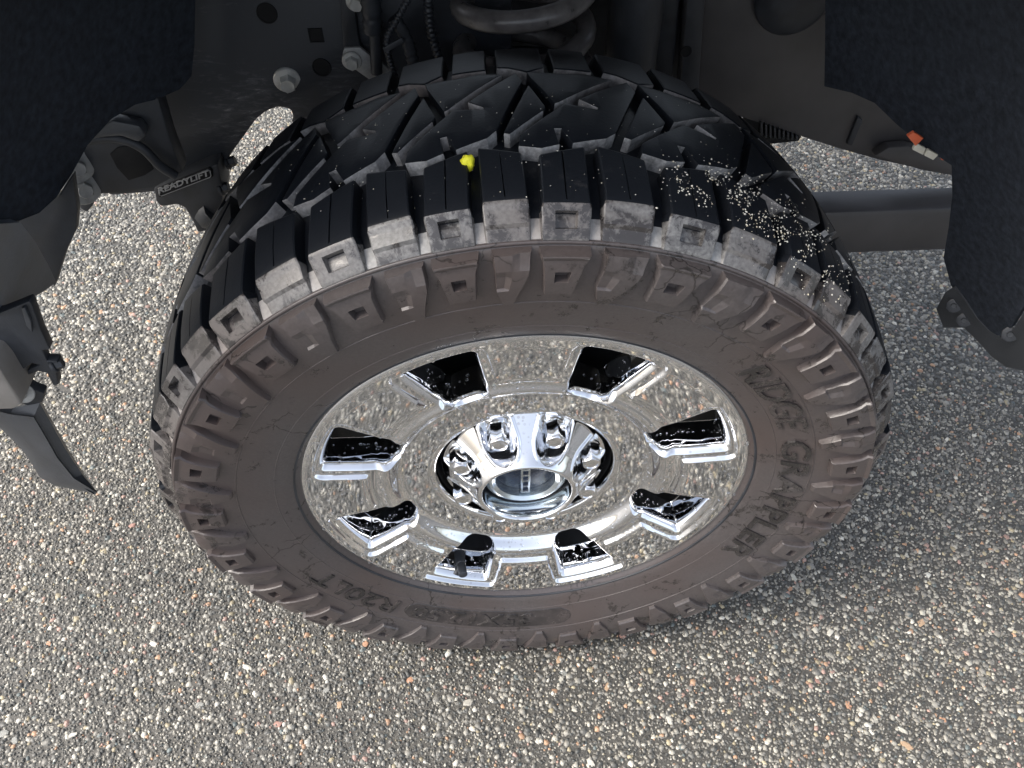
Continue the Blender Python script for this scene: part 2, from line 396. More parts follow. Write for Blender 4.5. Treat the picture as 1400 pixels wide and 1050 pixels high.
def stones_object(name, batches, mat, parent):
    K = 5; Vs = np.concatenate([b[0] for b in batches]); C = np.concatenate([b[1] for b in batches]); n = len(Vs)
    quad = np.array([[k, (k+1) % K, K+(k+1) % K, K+k] for k in range(K)]).ravel(); cap = np.arange(K, 2*K)
    loops = (np.concatenate([quad, cap])[None, :]+(np.arange(n)*2*K)[:, None]).ravel()
    tot = np.tile([4]*K+[K], n); start = np.concatenate([[0], np.cumsum(tot)[:-1]])
    me = bpy.data.meshes.new(name); me.vertices.add(n*2*K); me.vertices.foreach_set('co', Vs.ravel().astype(np.float32))
    me.loops.add(len(loops)); me.loops.foreach_set('vertex_index', loops.astype(np.int32))
    me.polygons.add(len(tot)); me.polygons.foreach_set('loop_start', start.astype(np.int32))
    me.update(calc_edges=True)
    at_ = me.color_attributes.new('tone', 'FLOAT_COLOR', 'POINT')
    cc = np.ones((n*2*K, 4), np.float32); cc[:, :3] = np.repeat(C, 2*K, 0); at_.data.foreach_set('color', cc.ravel())
    return add(name, me, mat, parent, smooth=False)
b1 = stone_batch(.0079, .0026, .0066, .0008, .0022, .88)
b2 = stone_batch(.0056, .0018, .0031, .0005, .0014, .82, GY0=-.5, GY1=.55, GX0=-1.05, GX1=1.1)
b3 = stone_batch(.0500, .0060, .0088, .0012, .0026, .75)
gravel = stones_object('gravel', [b1, b2, b3], M['gravel'], ground); gravel['kind'] = 'stuff'

# the biggest chips one by one
def chip_mesh(i):
    r = random.Random(100+i); bm = bmesh.new(); bmesh.ops.create_icosphere(bm, subdivisions=2, radius=1)
    for v in bm.verts:
        v.co.x = max(-.8, min(.72, v.co.x+.25*v.co.y)); v.co.y = max(-.75, min(.8, v.co.y))
        v.co *= 1+.6*mnoise.noise(v.co*1.5+Vector((i*5.1, 0, 0))); v.co.z *= .55; v.co.y *= r.uniform(.7, .8) if v.co.y > 0 else .85
        v.co.z = min(v.co.z, .36)
    me = bpy.data.meshes.new('stone'); bm.to_mesh(me); bm.free(); return me
chips = {}
CH = [(.50, .48, .41), (.54, .515, .45), (.42, .24, .15), (.45, .31, .20), (.38, .36, .31), (.36, .21, .17), (.26, .26, .24)]
for ci, c in enumerate(CH):
    m = mat_simple('chip_%d' % ci, c, .5, var=.18, scale=260, bscale=500, bstr=.4)
    for s in range(3):
        me = chip_mesh(ci*3+s); me.materials.append(m); chips[ci, s] = me
picked = [(337, 912, 0, .0085), (115, 665, 2, .009), (500, 700+180, 2, .007), (210, 880, 1, .0075), (985, 770, 3, .008), (1085, 790, 0, .008), (1240, 1020, 3, .009), (1160, 965, 2, .007),
          (1135, 865, 1, .008), (1233, 998, 0, .0075), (1080, 805, 2, .006), (100, 1005, 1, .007), (640, 960, 4, .009), (380, 990, 5, .007), (830, 940, 3, .007), (560, 930, 2, .007), (1320, 860, 0, .006), (60, 745, 4, .008), (1290, 985, 2, .007), (915, 985, 1, .008)]
pts = []
for px, py, ci, s in picked:
    d = ray(px, py); p = CAM+d*((0-CAM[2])/d[2]); pts.append((p[0], p[1], ci, s))
for k in range(75):
    pts.append((random.uniform(-.95, 1.0), random.choice([random.uniform(-.28, .1), random.uniform(-.28, .75)]), random.choices(range(7), (5, 4, 2, 2, 5, 2, 5))[0], random.uniform(.0055, .0085)))
for x, y, ci, s in pts:
    o = bpy.data.objects.new('stone', chips[ci, random.randrange(3)]); COL.objects.link(o)
    for p_ in o.data.polygons: p_.use_smooth = False
    o.location = (x, y, -.0004); o.rotation_euler = (0, 0, random.uniform(0, 6.28)); o.scale = (s, s*random.uniform(.75, 1), s*.85); o.parent = ground

# ================================================================== THE TRUCK
truck = bpy.data.objects.new('pickup_truck', None); COL.objects.link(truck); truck.empty_display_size = .2
tag(truck, 'lifted pickup truck seen at its wheel arch, big muddy off-road tyre on a chrome wheel', 'truck')

# ------------------------------------------------------------------ tyre
def rt(y): return .441-.014*((y-.125)/.14)**2
def T(y, r, a):
    x, z = r*math.sin(a), r*math.cos(a)
    zz = z+HC
    if zz < .0025: zz = .0025-.0002*(.0025-zz)/.02
    # the wall bulges a little where the tyre carries the load
    if z < 0 and y < .1 and r > .29:
        y -= .006*max(0, math.cos(a-math.pi))**8*math.sin(math.pi*min(1, max(0, (r-.29)/.13)))
    return (x, y, zz)
near = [(.020, .258), (.008, .265), (-.001, .2715), (-.0075, .279), (-.0125, .29), (-.0185, .308), (-.0245, .33), (-.0290, .352), (-.0305, .372), (-.0285, .390), (-.0238, .402), (-.0142, .4085), (-.005, .4132), (.006, .4168), (.03, .4211), (.06, .4243), (.095, .4268), (.125, .4275)]
far = [(.25-y, r) for y, r in near[:-1]][::-1]
prof = catmull(near, 4); prof = prof[:-1]+catmull([near[-1]]+far, 3)
prof = np.array(prof)
NS = 288
V = [T(y, r, 2*math.pi*k/NS) for k in range(NS) for y, r in prof]; n_ = len(prof)
Fc = [(k*n_+i, k*n_+i+1, ((k+1) % NS)*n_+i+1, ((k+1) % NS)*n_+i) for k in range(NS) for i in range(n_-1)]
Fc = [f[::-1] for f in Fc]
tyre = from_vf('tyre', V, Fc, M['carcass'], truck, True, None)
tyre.data.materials.append(M['tread']); tyre.data.materials.append(M['channel'])
tyre.data.polygons.foreach_set('material_index', [1 if (-.008 < p.center.y < .258 and math.hypot(p.center.x, p.center.z-HC) > .405) else (2 if (p.center.y < .1 and math.hypot(p.center.x, p.center.z-HC) > .4025) else 0) for p in tyre.data.polygons])
tyre['label'] = 'wide black all-terrain tyre with a film of brown dust on its sidewall'
_nr = np.array(near[:10]); _dn = np.array(catmull(near[:12], 8)); _o = np.argsort(_dn[:, 1])
def side(r): return float(np.interp(r, _dn[_o, 1], _dn[_o, 0]))

# pitch of the shoulder blocks (uneven, as tyre makers do)
meas = [-51.8, -44.3, -35.4, -27.3, -19.6, -12.9, -6.35, 0., 6.95, 14.4, 22.5, 31.2]
NB = 48; rest = 360-(meas[-1]-meas[0]); stp = rest/(NB-len(meas)+1)
G = meas+[meas[-1]+stp*(i+1) for i in range(NB-len(meas))]
G = np.radians(G)                             # G[i]: lateral groove i
def ua(u):
    k = math.floor(u); fr = u-k; t = k % NB; base = 2*math.pi*((k-t)//NB)
    g0 = G[t]; g1 = G[t+1] if t+1 < NB else G[0]+2*math.pi
    return base+g0+(g1-g0)*fr

def grid_block(name, tl, vl, pos, hf, mat, parent):
    """raised block: top grid over tl x vl, walls down to the base; pos(t, v, h) with h = 0 base .. 1 top"""
    V, Fc = [], []; nt_, nv_ = len(tl), len(vl)
    for v in vl:
        for t in tl: V.append(pos(t, v, hf(t, v)))
    for j in range(nv_-1):
        for i in range(nt_-1): Fc.append((j*nt_+i, j*nt_+i+1, (j+1)*nt_+i+1, (j+1)*nt_+i))
    border = [(0, i) for i in range(nt_)]+[(j, nt_-1) for j in range(1, nv_)]+[(nv_-1, i) for i in range(nt_-2, -1, -1)]+[(j, 0) for j in range(nv_-2, 0, -1)]
    b0 = len(V)
    for j, i in border:
        t = tl[i]*1.06; v = vl[j]; V.append(pos(t, v, -.06))
    nb = len(border)
    for k in range(nb):
        j, i = border[k]; j2, i2 = border[(k+1) % nb]
        Fc.append((j*nt_+i, b0+k, b0+(k+1) % nb, j2*nt_+i2))
    bm = bmesh.new(); vs_ = [bm.verts.new(p) for p in V]
    for f in Fc:
        try: bm.faces.new([vs_[i] for i in f])
        except ValueError: pass
    c = sum((v.co for v in bm.verts), Vector())/len(bm.verts)
    bm.normal_update()
    f0 = bm.faces[:]; tot = sum(f.normal.dot(f.calc_center_median()-c)*f.calc_area() for f in f0)
    if tot < 0: bmesh.ops.reverse_faces(bm, faces=f0)
    return from_bm(name, bm, mat, parent, True, 19)

top_v = [0, .35, .545, .575, .8, 1.]
top_p = [(.0, 0), (.0, 0), (-.0080, .4279), (-.0098, .4264), (-.0180, .4155), (-.0262, .4043)]
base_p = [(.0, 0), (.0, 0), (.001, .4172), (-.001, .4168), (-.0130, .4115), (-.0240, .4020)]
def shoulder_pos(k, inner, w_top, w_face, skew, mirror=False, back=0.):
    a0, a1 = ua(k), ua(k+1); am = .5*(a0+a1); hw = .5*(a1-a0)
    def pos(t, v, h):
        if v < .545:
            inner_y = inner(t); s = v/.545; y = inner_y+(-.0080-inner_y)*s; rtop = rt(y); yt, yb = y, y+.0 if s < .8 else y+.009*(s-.8)/.2; rb = rtop-.0135
        else:
            yt = np.interp(v, top_v, [p[0] for p in top_p]); rtop = np.interp(v, top_v, [p[1] for p in top_p])
            yb = np.interp(v, top_v, [p[0] for p in base_p]); rb = np.interp(v, top_v, [p[1] for p in base_p])
        yt += back*np.interp(v, [.3, .545, .62, .8], [0, 1, .8, 0])
        y = yb+(yt-yb)*h; r = rb+(rtop-rb)*h
        w_ = np.interp(v, [0, .5, .6, 1], [w_top, w_top, w_face, w_face*.97])
        sk = skew*(1-min(v/.5, 1))
        a = am+hw*w_*t+sk*hw*(.7 if t < 0 else 1)
        if mirror: y = .25-y
        return T(y, r, a)
    return pos
E1 = .06
for k in range(NB):
    kind = k % 2                                     # 1: pocket block, 0: stepped block
    rr = random.Random(k)
    wt = .75+rr.uniform(-.02, .02); wf = .80
    tl = sorted({-1, -1+E1, 1-E1, 1, -.46, -.42, .42, .46, 0, .03, -.03, -.75, .75})
    vl = [0, .018, .1, .2, .3, .36, .45, .52, .545, .575, .59, .64, .655, .67, .73, .79, .84, .855, .87, .93, .97, 1.]
    def hf(t, v, kind=kind):
        h = 1.
        e = min(1-abs(t), 1)
        if e < E1*.5: h -= .07
        if v == 0: h -= .07
        if v > .99: h -= .15
        if abs(t) < .02 and .05 < v < .46: h -= .55       # sipe
        if kind:
            if abs(t) < .44 and .65 < v < .86: h -= .75
        else:
            if v > .80: h -= .45
            elif v > .62: h -= .10
        return h
    fl = (1 if kind else -1)
    tread = grid_block('shoulder_block', tl, vl, shoulder_pos(k, (lambda t: .0555+.006*t-.0008) if kind else (lambda t: .0575-.0055*t), wt, wf, .06*fl, back=0. if kind else .0062), hf, M['shoulder'], tyre)
    # the running surface is bare black rubber, the outer face is coated in dried mud
    tread.data.materials.append(M['tread'])
    mi = []
    for p in tread.data.polygons:
        c = p.center; r_ = math.hypot(c.x, c.z-HC)
        mi.append(1 if (c.y > (-.0075 if kind else -.0014)) else 0)
    tread.data.polygons.foreach_set('material_index', mi)
def lit_walls(o):
    # light painted as a paler dusty tone onto outward-facing groove walls, the running surface is rubbed bare
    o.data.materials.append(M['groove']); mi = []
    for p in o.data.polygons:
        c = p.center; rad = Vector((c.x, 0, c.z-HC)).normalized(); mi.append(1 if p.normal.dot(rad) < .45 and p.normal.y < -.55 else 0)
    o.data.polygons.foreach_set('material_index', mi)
# inner shoulder row (towards the frame)
for k in range(NB):
    a_, b_ = (k+.57, k+1.47) if k % 2 == 0 else (k+.66, k+1.34)
    am0, am1 = ua(a_), ua(b_)
    def pos(t, v, h, a0=am0, a1=am1, k=k):
        a = .5*(a0+a1)+.5*(a1-a0)*t
        ny = .199
        if k % 2 == 0: ny = .203-.014*max(0, 1-abs(t-.25)/.9)
        if v < .7: y = ny+(.2585-ny)*v/.7; rtop = rt(y); yb, rb = y, rtop-.0135
        else:
            s = (v-.7)/.3; y = .2585+.0155*s; rtop = rt(.2585)-.0225*s; yb, rb = .25+.022*s, .4165-.0145*s
        return T(yb+(y-yb)*h, rb+(rtop-rb)*h, a)
    o = grid_block('shoulder_block', [-1, -.95, -.5, 0, .25, .5, .95, 1], [0, .02, .2, .45, .68, .7, .72, .86, 1], pos, lambda t, v: 1-(.07 if abs(t) > .99 or v == 0 else 0), M['tread'], tyre); lit_walls(o)

# centre blocks, three kinds per two pitches, in (pitch, y)
def L(y): return .6+18.5*(y-.0675)
def center_block(poly, k, rnd):
    pts = [(ua(u+k), y) for u, y in poly]
    RR = .44
    bm = bmesh.new(); P2 = [Vector((a*RR, y)) for a, y in pts]
    area = sum(P2[i].cross(P2[(i+1) % len(P2)]) for i in range(len(P2)))
    if area < 0: P2.reverse()
    f = bm.faces.new([bm.verts.new((p.x, p.y, 0)) for p in P2])
    bmesh.ops.inset_region(bm, faces=[f], thickness=.0026, use_even_offset=True, use_boundary=True)
    core = max(bm.faces, key=lambda q: q.calc_area())
    # the inset rim becomes the (drafted) wall
    core_v = set(core.verts)
    for v in bm.verts:
        if v not in core_v: v.co.z = -.0145
    es = [e for e in core.edges]
    xs = [v.co.x for v in bm.verts]; x = math.ceil(min(xs)/.012)*.012
    bmesh.ops.bevel(bm, geom=es, offset=.0011, segments=2, affect='EDGES', profile=.6)
    while x < max(xs):
        bmesh.ops.bisect_plane(bm, geom=bm.verts[:]+bm.edges[:]+bm.faces[:], plane_co=(x, 0, 0), plane_no=(1, 0, 0)); x += .012
    for yb in (.09, .12, .15, .18):
        bmesh.ops.bisect_plane(bm, geom=bm.verts[:]+bm.edges[:]+bm.faces[:], plane_co=(0, yb, 0), plane_no=(0, 1, 0))
    for v in bm.verts:
        a = v.co.x/RR; y = v.co.y; v.co = T(y, rt(y)+v.co.z, a)
    o = from_bm('tread_block', bm, M['tread'], tyre, True, 18); lit_walls(o)
PB = [(.82, .060), (1.2, .056), (1.50, .0615), (1.45, .084), (1.57, .0845), (1.72, .0635), (2.28, .0740), (2.45, .0835), (3.03, .168), (2.94, .188), (L(.185)+.12, .185), (L(.135)+.12, .135), (L(.135)+.40, .1225), (L(.134)+.42, .1190), (L(.121)+.12, .1255), (L(.075)+.12, .075)]
QB = [(2.58, .0790), (L(.0765)+2-.08, .0770), (L(.112)+2-.11, .112), (3.36, .1190), (3.13, .1600)]
TB = [(3.20, .1745), (3.53, .1250), (L(.127)+2-.10, .127), (L(.185)+2-.12, .185), (4.2, .191), (3.8, .187), (3.14, .189)]
for k in range(0, NB, 2):
    for poly in (PB, QB, TB): center_block(poly, k, random)

# raised rib between shoulder and sidewall, and the fine moulding lines of the wall
def ring_part(name, y0, r0, rad, mat, parent, seg=192, sq=8, ex=1.):
    V = [T(y0-rad*ex*math.sin(2*math.pi*j/sq), r0+rad*math.cos(2*math.pi*j/sq), 2*math.pi*i/seg) for i in range(seg) for j in range(sq)]
    Fc = [(i*sq+j, ((i+1) % seg)*sq+j, ((i+1) % seg)*sq+(j+1) % sq, i*sq+(j+1) % sq) for i in range(seg) for j in range(sq)]
    return from_vf(name, V, Fc, mat, parent, True, None)
ring_part('rib', side(.4015)-.0004, .4015, .0022, M['carcass'], tyre)
ring_part('moulding_line', side(.337)+.0003, .337, .0009, M['carcass'], tyre)
ring_part('moulding_line', side(.297)+.0004, .297, .0008, M['carcass'], tyre)
ring_part('bead_lip', side(.277)+.0012, .2762, .0018, M['black'], tyre)

# sidewall lugs below each shoulder block
for k in range(NB):
    am = .5*(ua(k)+ua(k+1)); hw = .5*(ua(k+1)-ua(k)); odd = k % 2
    var = random.Random(k*3+1).choice([0, 1, 1])
    tl = sorted({-1, -.94, -.42, -.38, .38, .42, .94, 1, 0, -.7, .7}); vl = [0, .03, .12, .25, .37, .40, .5, .6, .63, .75, .88, .96, 1]
    if odd:                                   # block with a square pocket
        def pos(t, v, h, am=am, hw=hw):
            r = .3985-.045*v; wd = np.interp(v, [0, .12, .2, 1], [.84, .84, .74, .56])
            return T(side(r)+.001-.0122*(1-.35*max(0, -math.cos(am)))*h*(1-.3*v), r, am+hw*wd*t-.12*hw*v)
        def hf(t, v):
            h = 1.
            if abs(t) > .99: h -= .2
            if v < .10: h += .25
            if v > .97: h -= .3
            if abs(t) < .40 and .385 < v < .615: h -= .85
            return h
    else:                                     # cranked chevron lug
        sg = 1 if (k//2) % 2 else 1
        def pos(t, v, h, am=am, hw=hw):
            r = .3985-.058*v; wd = np.interp(v, [0, .3, .6, 1], [.72, .70, .56, .20])
            sh = np.interp(v, [0, .35, .65, 1], [-.10, -.05, .16, .22])
            return T(side(r)+.001-.0118*(1-.35*max(0, -math.cos(am)))*h*(1-.4*v), r, am+hw*(wd*t-sh))
        def hf(t, v):
            h = 1.
            if abs(t) > .99: h -= .2
            if v > .97: h -= .3
            if t < -.1 and .3 < v < .62: h -= .28
            if t > .3 and v < .25: h -= .25
            return h
    grid_block('sidewall_lug', tl, vl, pos, hf, M['carcass'], tyre)

# raised lettering
def wall_text(txt, a0, a1, r0, r1, h, mat, name='lettering', shear=.12, off=.012, sink=.0006):
    cu = bpy.data.curves.new(name, 'FONT'); cu.body = txt; cu.size = 1; cu.extrude = .5; cu.shear = shear; cu.offset = off
    cu.bevel_depth = .0; cu.resolution_u = 3
    to = bpy.data.objects.new('t', cu); COL.objects.link(to); bpy.context.view_layer.update()
    me = bpy.data.meshes.new_from_object(to.evaluated_get(bpy.context.evaluated_depsgraph_get())); bpy.data.objects.remove(to)
    bm = bmesh.new(); bm.from_mesh(me); bpy.data.meshes.remove(me)
    bmesh.ops.triangulate(bm, faces=bm.faces)
    X = [v.co.x for v in bm.verts]; Y = [v.co.y for v in bm.verts]; x0, x1, y0, y1 = min(X), max(X), min(Y), max(Y)
    n = 60
    for i in range(1, n):
        bmesh.ops.bisect_plane(bm, geom=bm.verts[:]+bm.edges[:]+bm.faces[:], plane_co=(x0+(x1-x0)*i/n, 0, 0), plane_no=(1, 0, 0))
    for v in bm.verts:
        a = a0+(a1-a0)*(v.co.x-x0)/(x1-x0); r = r0+(r1-r0)*(v.co.y-y0)/(y1-y0); hh = h*(v.co.z+.5)
        p = T(side(r)+sink-hh, r, a); v.co = p
    bmesh.ops.recalc_face_normals(bm, faces=bm.faces)
    return from_bm(name, bm, mat, tyre, True, 30)
R_ = math.radians
for txt, a, b in (('RIDGE', 43, 66), ('GRAPPLER', 70.5, 118)):
    wall_text(txt, R_(a), R_(b), .3015, .3325, .0034, M['letter'])
def ppos(t, v, h):
    a = R_(190.5)+R_(23)*t*(1-.0*v); r = .3145+(v-.5)*.030*math.sqrt(max(.02, 1-(max(0, abs(t)-.88)/.12)**2)); return T(side(r)+.0004-.0011*h, r, a)
grid_block('size_panel', [-1, -.995]+[-.98+.07*i for i in range(29)]+[.995, 1], [0, .03, .2, .4, .6, .8, .97, 1], ppos, lambda t, v: 1-(.5 if abs(t) > .999 or v in (0, 1) else 0), M['panelrubber'], tyre)
wall_text('35X12.50', R_(178), R_(211.5), .3040, .3250, .0030, M['letter'])
wall_text('R20LT', R_(216), R_(243), .3035, .3285, .0026, M['letter'])

# ------------------------------------------------------------------ wheel rim (chrome disc with eight windows)
def W(y, r, a): return (r*math.sin(a), y, r*math.cos(a)+HC)
dr = np.array([.100, .1085, .1104, .1115, .1135, .1180, .1500, .1540, .1570, .1600, .1630, .1660, .1700, .1750, .20, .25, .262, .2685, .2735])
dy = np.array([.060, .0560, .0340, .0305, .0288, .0282, .0275, .0267, .0250, .0222, .0182, .0146, .0115, .0093, .0052, .0012, -.0003, -.0004, .0035])
def dish(r): return float(np.interp(r, dr, dy))
def sstep(x, a, b):
    t = min(1, max(0, (x-a)/(b-a))); return t*t*(3-2*t)
# window outline in (angle offset, r), rounded trapezoid, sampled by direction from its centre
RC = .207
def win_half(r): return math.radians(np.interp(r, [.155, .178, .25], [8.6, 9.7, 10.5]))
def win_sd(s, r):
    """approximate signed distance (m) to the window outline, negative inside"""
    hw = win_half(r)*r; qx = abs(s)-hw; ym = .2035; hy = .048
    qy = abs(r-ym)-hy; rc = .018 if r < ym else .009
    qx += rc; qy += rc
    return math.hypot(max(qx, 0), max(qy, 0))+min(max(qx, qy), 0)-rc
NP = 232; sect = math.pi/8; RI, RO = .146, .262
dirs = []
for i in range(NP): dirs.append(2*math.pi*i/NP)
def outline(target):
    out = []
    for d in dirs:
        dx, dy_ = math.cos(d), math.sin(d); lo, hi = 0, .08
        for _ in range(40):
            m = .5*(lo+hi); r = RC+dy_*m
            if win_sd(dx*m, r) < target: lo = m
            else: hi = m
        out.append((dx*lo/(RC+dy_*lo), RC+dy_*lo))
    return out
win0 = outline(0.)
bound = []
for d in dirs:                                # ray from the centre to the sector's edge in (angle, r)
    dx, dy_ = math.cos(d), math.sin(d); t = 1e9
    if dy_ > 1e-6: t = min(t, (RO-RC)/dy_)
    if dy_ < -1e-6: t = min(t, (RI-RC)/dy_)
    # angle edge: dx*t/(RC+dy*t) = +-sect
    for sgn in (1, -1):
        den = dx-sgn*sect*dy_
        if abs(den) > 1e-9:
            tt = sgn*sect*RC/den
            if tt > 1e-6: t = min(t, tt)
    bound.append((dx*t/(RC+dy_*t), RC+dy_*t))
# snap nearest samples to the four corners
for ca, cr in ((sect, RI), (sect, RO), (-sect, RI), (-sect, RO)):
    j = min(range(NP), key=lambda i: ((bound[i][0]-ca)*RC)**2+(bound[i][1]-cr)**2); bound[j] = (ca, cr)
def face_y(a, r):
    d = win_sd(a*r, r)
    pad = sstep(d, .0075, .0105)*sstep(r, .190, .1945) if r < .258 else 1.
    if r >= .2535: pad = max(pad, sstep(r, .2535, .2575))
    y = dish(r)-.0052*pad*sstep(r, .17, .185)+.0052*sstep(r, .17, .185)*1.0
    return y-.0
bm = bmesh.new(); cache = {}
def vert(y, r, a):
    p = W(y, r, a); k = tuple(round(c, 5) for c in p)
    if k not in cache: cache[k] = bm.verts.new(p)
    return cache[k]
def face(vs_):
    u_ = []
    for v in vs_:
        if v not in u_: u_.append(v)
    if len(u_) > 2:
        try: bm.faces.new(u_)
        except ValueError: pass
NLP = 30
for s in range(8):
    ac = math.pi/8+s*math.pi/4
    rings = []
    for j in range(NLP+1):
        t = j/NLP; row = []
        for i in range(NP):
            a0, r0 = bound[i]; a1, r1 = win0[i]; a = a0+(a1-a0)*t; r = r0+(r1-r0)*t
            row.append(vert(face_y(a, r), r, ac+a))
        rings.append(row)
    for k_, (inset, dep) in enumerate(((.0004, .0002), (.0014, .0011), (.0034, .0034), (.0050, .0066), (.0062, .011), (.0072, .019), (.0080, .031), (.0086, .042), (.0092, .0435))):
        row = []
        ol = outline(-inset)
        for i in range(NP):
            a1, r1 = ol[i]; row.append(vert(face_y(*win0[i])+dep, r1, ac+a1))
        rings.append(row)
    for A, B in zip(rings[:-1], rings[1:]):
        for i in range(NP): face((A[i], B[i], B[(i+1) % NP], A[(i+1) % NP]))
# hub zone and outer lip as plain lathed bands sharing the sector border points
inner_rs = [.146, .142, .139, .135, .128, .122, .118, .1145, .1128, .1118, .1110, .1104]
outer_rs = [.262, .2645, .267, .2695, .2715, .273, .2738]
border_in = sorted({round(a, 6) for a, r in bound if abs(r-RI) < 1e-6}); border_out = sorted({round(a, 6) for a, r in bound if abs(r-RO) < 1e-6})
for rs, border in ((inner_rs, border_in), (outer_rs, border_out)):
    for s in range(8):
        ac = math.pi/8+s*math.pi/4
        for r0, r1 in zip(rs[:-1], rs[1:]):
            for a0, a1 in zip(border[:-1], border[1:]):
                f_ = lambda r, a: vert(face_y(a, r) if r in (.146, .262) else dish(r), r, ac+a)
                face((f_(r0, a0), f_(r0, a1), f_(r1, a1), f_(r1, a0)))
bmesh.ops.remove_doubles(bm, verts=bm.verts, dist=.00002)
bmesh.ops.recalc_face_normals(bm, faces=bm.faces)
bm.normal_update()
if sum(f.normal.y*f.calc_area() for f in bm.faces) > 0: bmesh.ops.reverse_faces(bm, faces=bm.faces)
rim = from_bm('wheel_rim', bm, M['chrome'], truck, True, 50)
rim['label'] = 'polished chrome wheel with eight windows, wet with rain drops'

def lathe(name, pr, mat, parent, seg=96, angle=35):
    V = [W(y, r, 2*math.pi*k/seg) for k in range(seg) for y, r in pr]; n = len(pr)
    Fc = [(k*n+i, k*n+i+1, ((k+1) % seg)*n+i+1, ((k+1) % seg)*n+i) for k in range(seg) for i in range(n-1)]
    bm = bmesh.new(); vs_ = [bm.verts.new(v) for v in V]
    for f in Fc:
        try: bm.faces.new([vs_[i] for i in f])
        except ValueError: pass
    bmesh.ops.remove_doubles(bm, verts=bm.verts, dist=1e-6); bmesh.ops.recalc_face_normals(bm, faces=bm.faces)
    return from_bm(name, bm, mat, parent, True, angle)
lathe('rim_barrel', [(.0045, .2738), (.012, .268), (.02, .262), (.05, .254), (.12, .246), (.22, .246), (.25, .268)], M['inner'], rim)
lathe('hub_bore', [(.0419, .1106), (.047, .1098), (.075, .1095), (.08, .09), (.08, .04)], M['hole'], rim)
lathe('disc_back', [(.066, .112), (.072, .12), (.066, .150), (.060, .153)], M['inner'], rim)
lathe('brake_rotor', [(.115, .07), (.115, .185), (.121, .187), (.139, .187), (.145, .185), (.145, .07)], M['inner'], rim, 96)

# hub cover: a chrome cone with eight nut pockets
bm = bmesh.new(); NA, NR = 8*88, 90
rows = []
cone_r = [.1068, .1060, .1035, .100, .09, .08, .072, .066, .0625, .0600, .0585, .0565, .0548]
cone_y = [.0560, .0470, .0420, .0385, .0285, .0185, .0100, .0020, -.0035, -.0068, -.0080, -.0078, -.0060]
rl = np.concatenate([np.linspace(.1068, .0625, NR-10), np.linspace(.0618, .0548, 10)])
for r in rl:
    row = []
    for i in range(NA):
        a = 2*math.pi*i/NA
        da = (a % (math.pi/4))-math.pi/8
        u = r*math.sin(da); v = r*math.cos(da)
        rq = r+(r*math.cos(abs(da)-math.pi/8)-r)*.8*sstep(r, .064, .074)*(1-sstep(r, .1, .105))   # flat lands between the pockets
        y = float(np.interp(-rq, [-q for q in cone_r], cone_y))
        vb = .0820                                              # each pocket is a slot, rounded inwards, open outwards
        dd = math.hypot(u, v-vb) if v < vb else abs(u)
        inn = sstep(.0212-dd, 0., .0036)
        lip = sstep(.0252-dd, 0., .0025)*(1-inn)
        y2 = y+(max(.0405, y)-y)*inn-.0022*lip*sstep(r, .062, .068)
        row.append(bm.verts.new(W(y2, r, a)))
    rows.append(row)
for pr in ([(-.0045, .0542), (.0, .0536), (.012, .0532), (.03, .053), (.034, .0525)],):
    for y, r in pr: rows.append([bm.verts.new(W(y, r, 2*math.pi*i/NA)) for i in range(NA)])
for A, B in zip(rows[:-1], rows[1:]):
    for i in range(NA): bm.faces.new((A[i], B[i], B[(i+1) % NA], A[(i+1) % NA]))
bm.normal_update()
if sum(f.normal.y*f.calc_area() for f in bm.faces) > 0: bmesh.ops.reverse_faces(bm, faces=bm.faces)
hub = from_bm('hub_cover', bm, M['hubchrome'], rim, True, None)
def nut_mesh():
    V, Fc = [], []; K = 48
    def ring(r, z, hexa):
        i0 = len(V)
        for i in range(K):
            a = 2*math.pi*i/K; aa = (a % (math.pi/3))-math.pi/6; rh = r*math.cos(math.pi/6)/math.cos(aa); rr = rh*hexa+r*.93*(1-hexa); V.append((rr*math.cos(a), rr*math.sin(a), z))
        return i0
    rs = [ring(.0155, -.002, 0), ring(.0155, .003, 0), ring(.0146, .0045, 0), ring(.0136, .0052, 1), ring(.0134, .0255, 1), ring(.0128, .0285, .55), ring(.0112, .0306, .1), ring(.0088, .0312, 0), ring(.0078, .0300, 0), ring(.003, .0296, 0)]
    for a, b in zip(rs[:-1], rs[1:]):
        for i in range(K): Fc.append((a+i, a+(i+1) % K, b+(i+1) % K, b+i))
    Fc.append(tuple(rs[-1]+i for i in range(K)))
    me = bpy.data.meshes.new('lug_nut'); me.from_pydata(V, [], Fc); me.update(); return me
nut = nut_mesh()
for k in range(8):
    a = math.pi/8+k*math.pi/4
    place('lug_nut', nut, M['nutchrome'], rim, W(.0415, .0855, a), spin=.3*k+.2, angle=28)
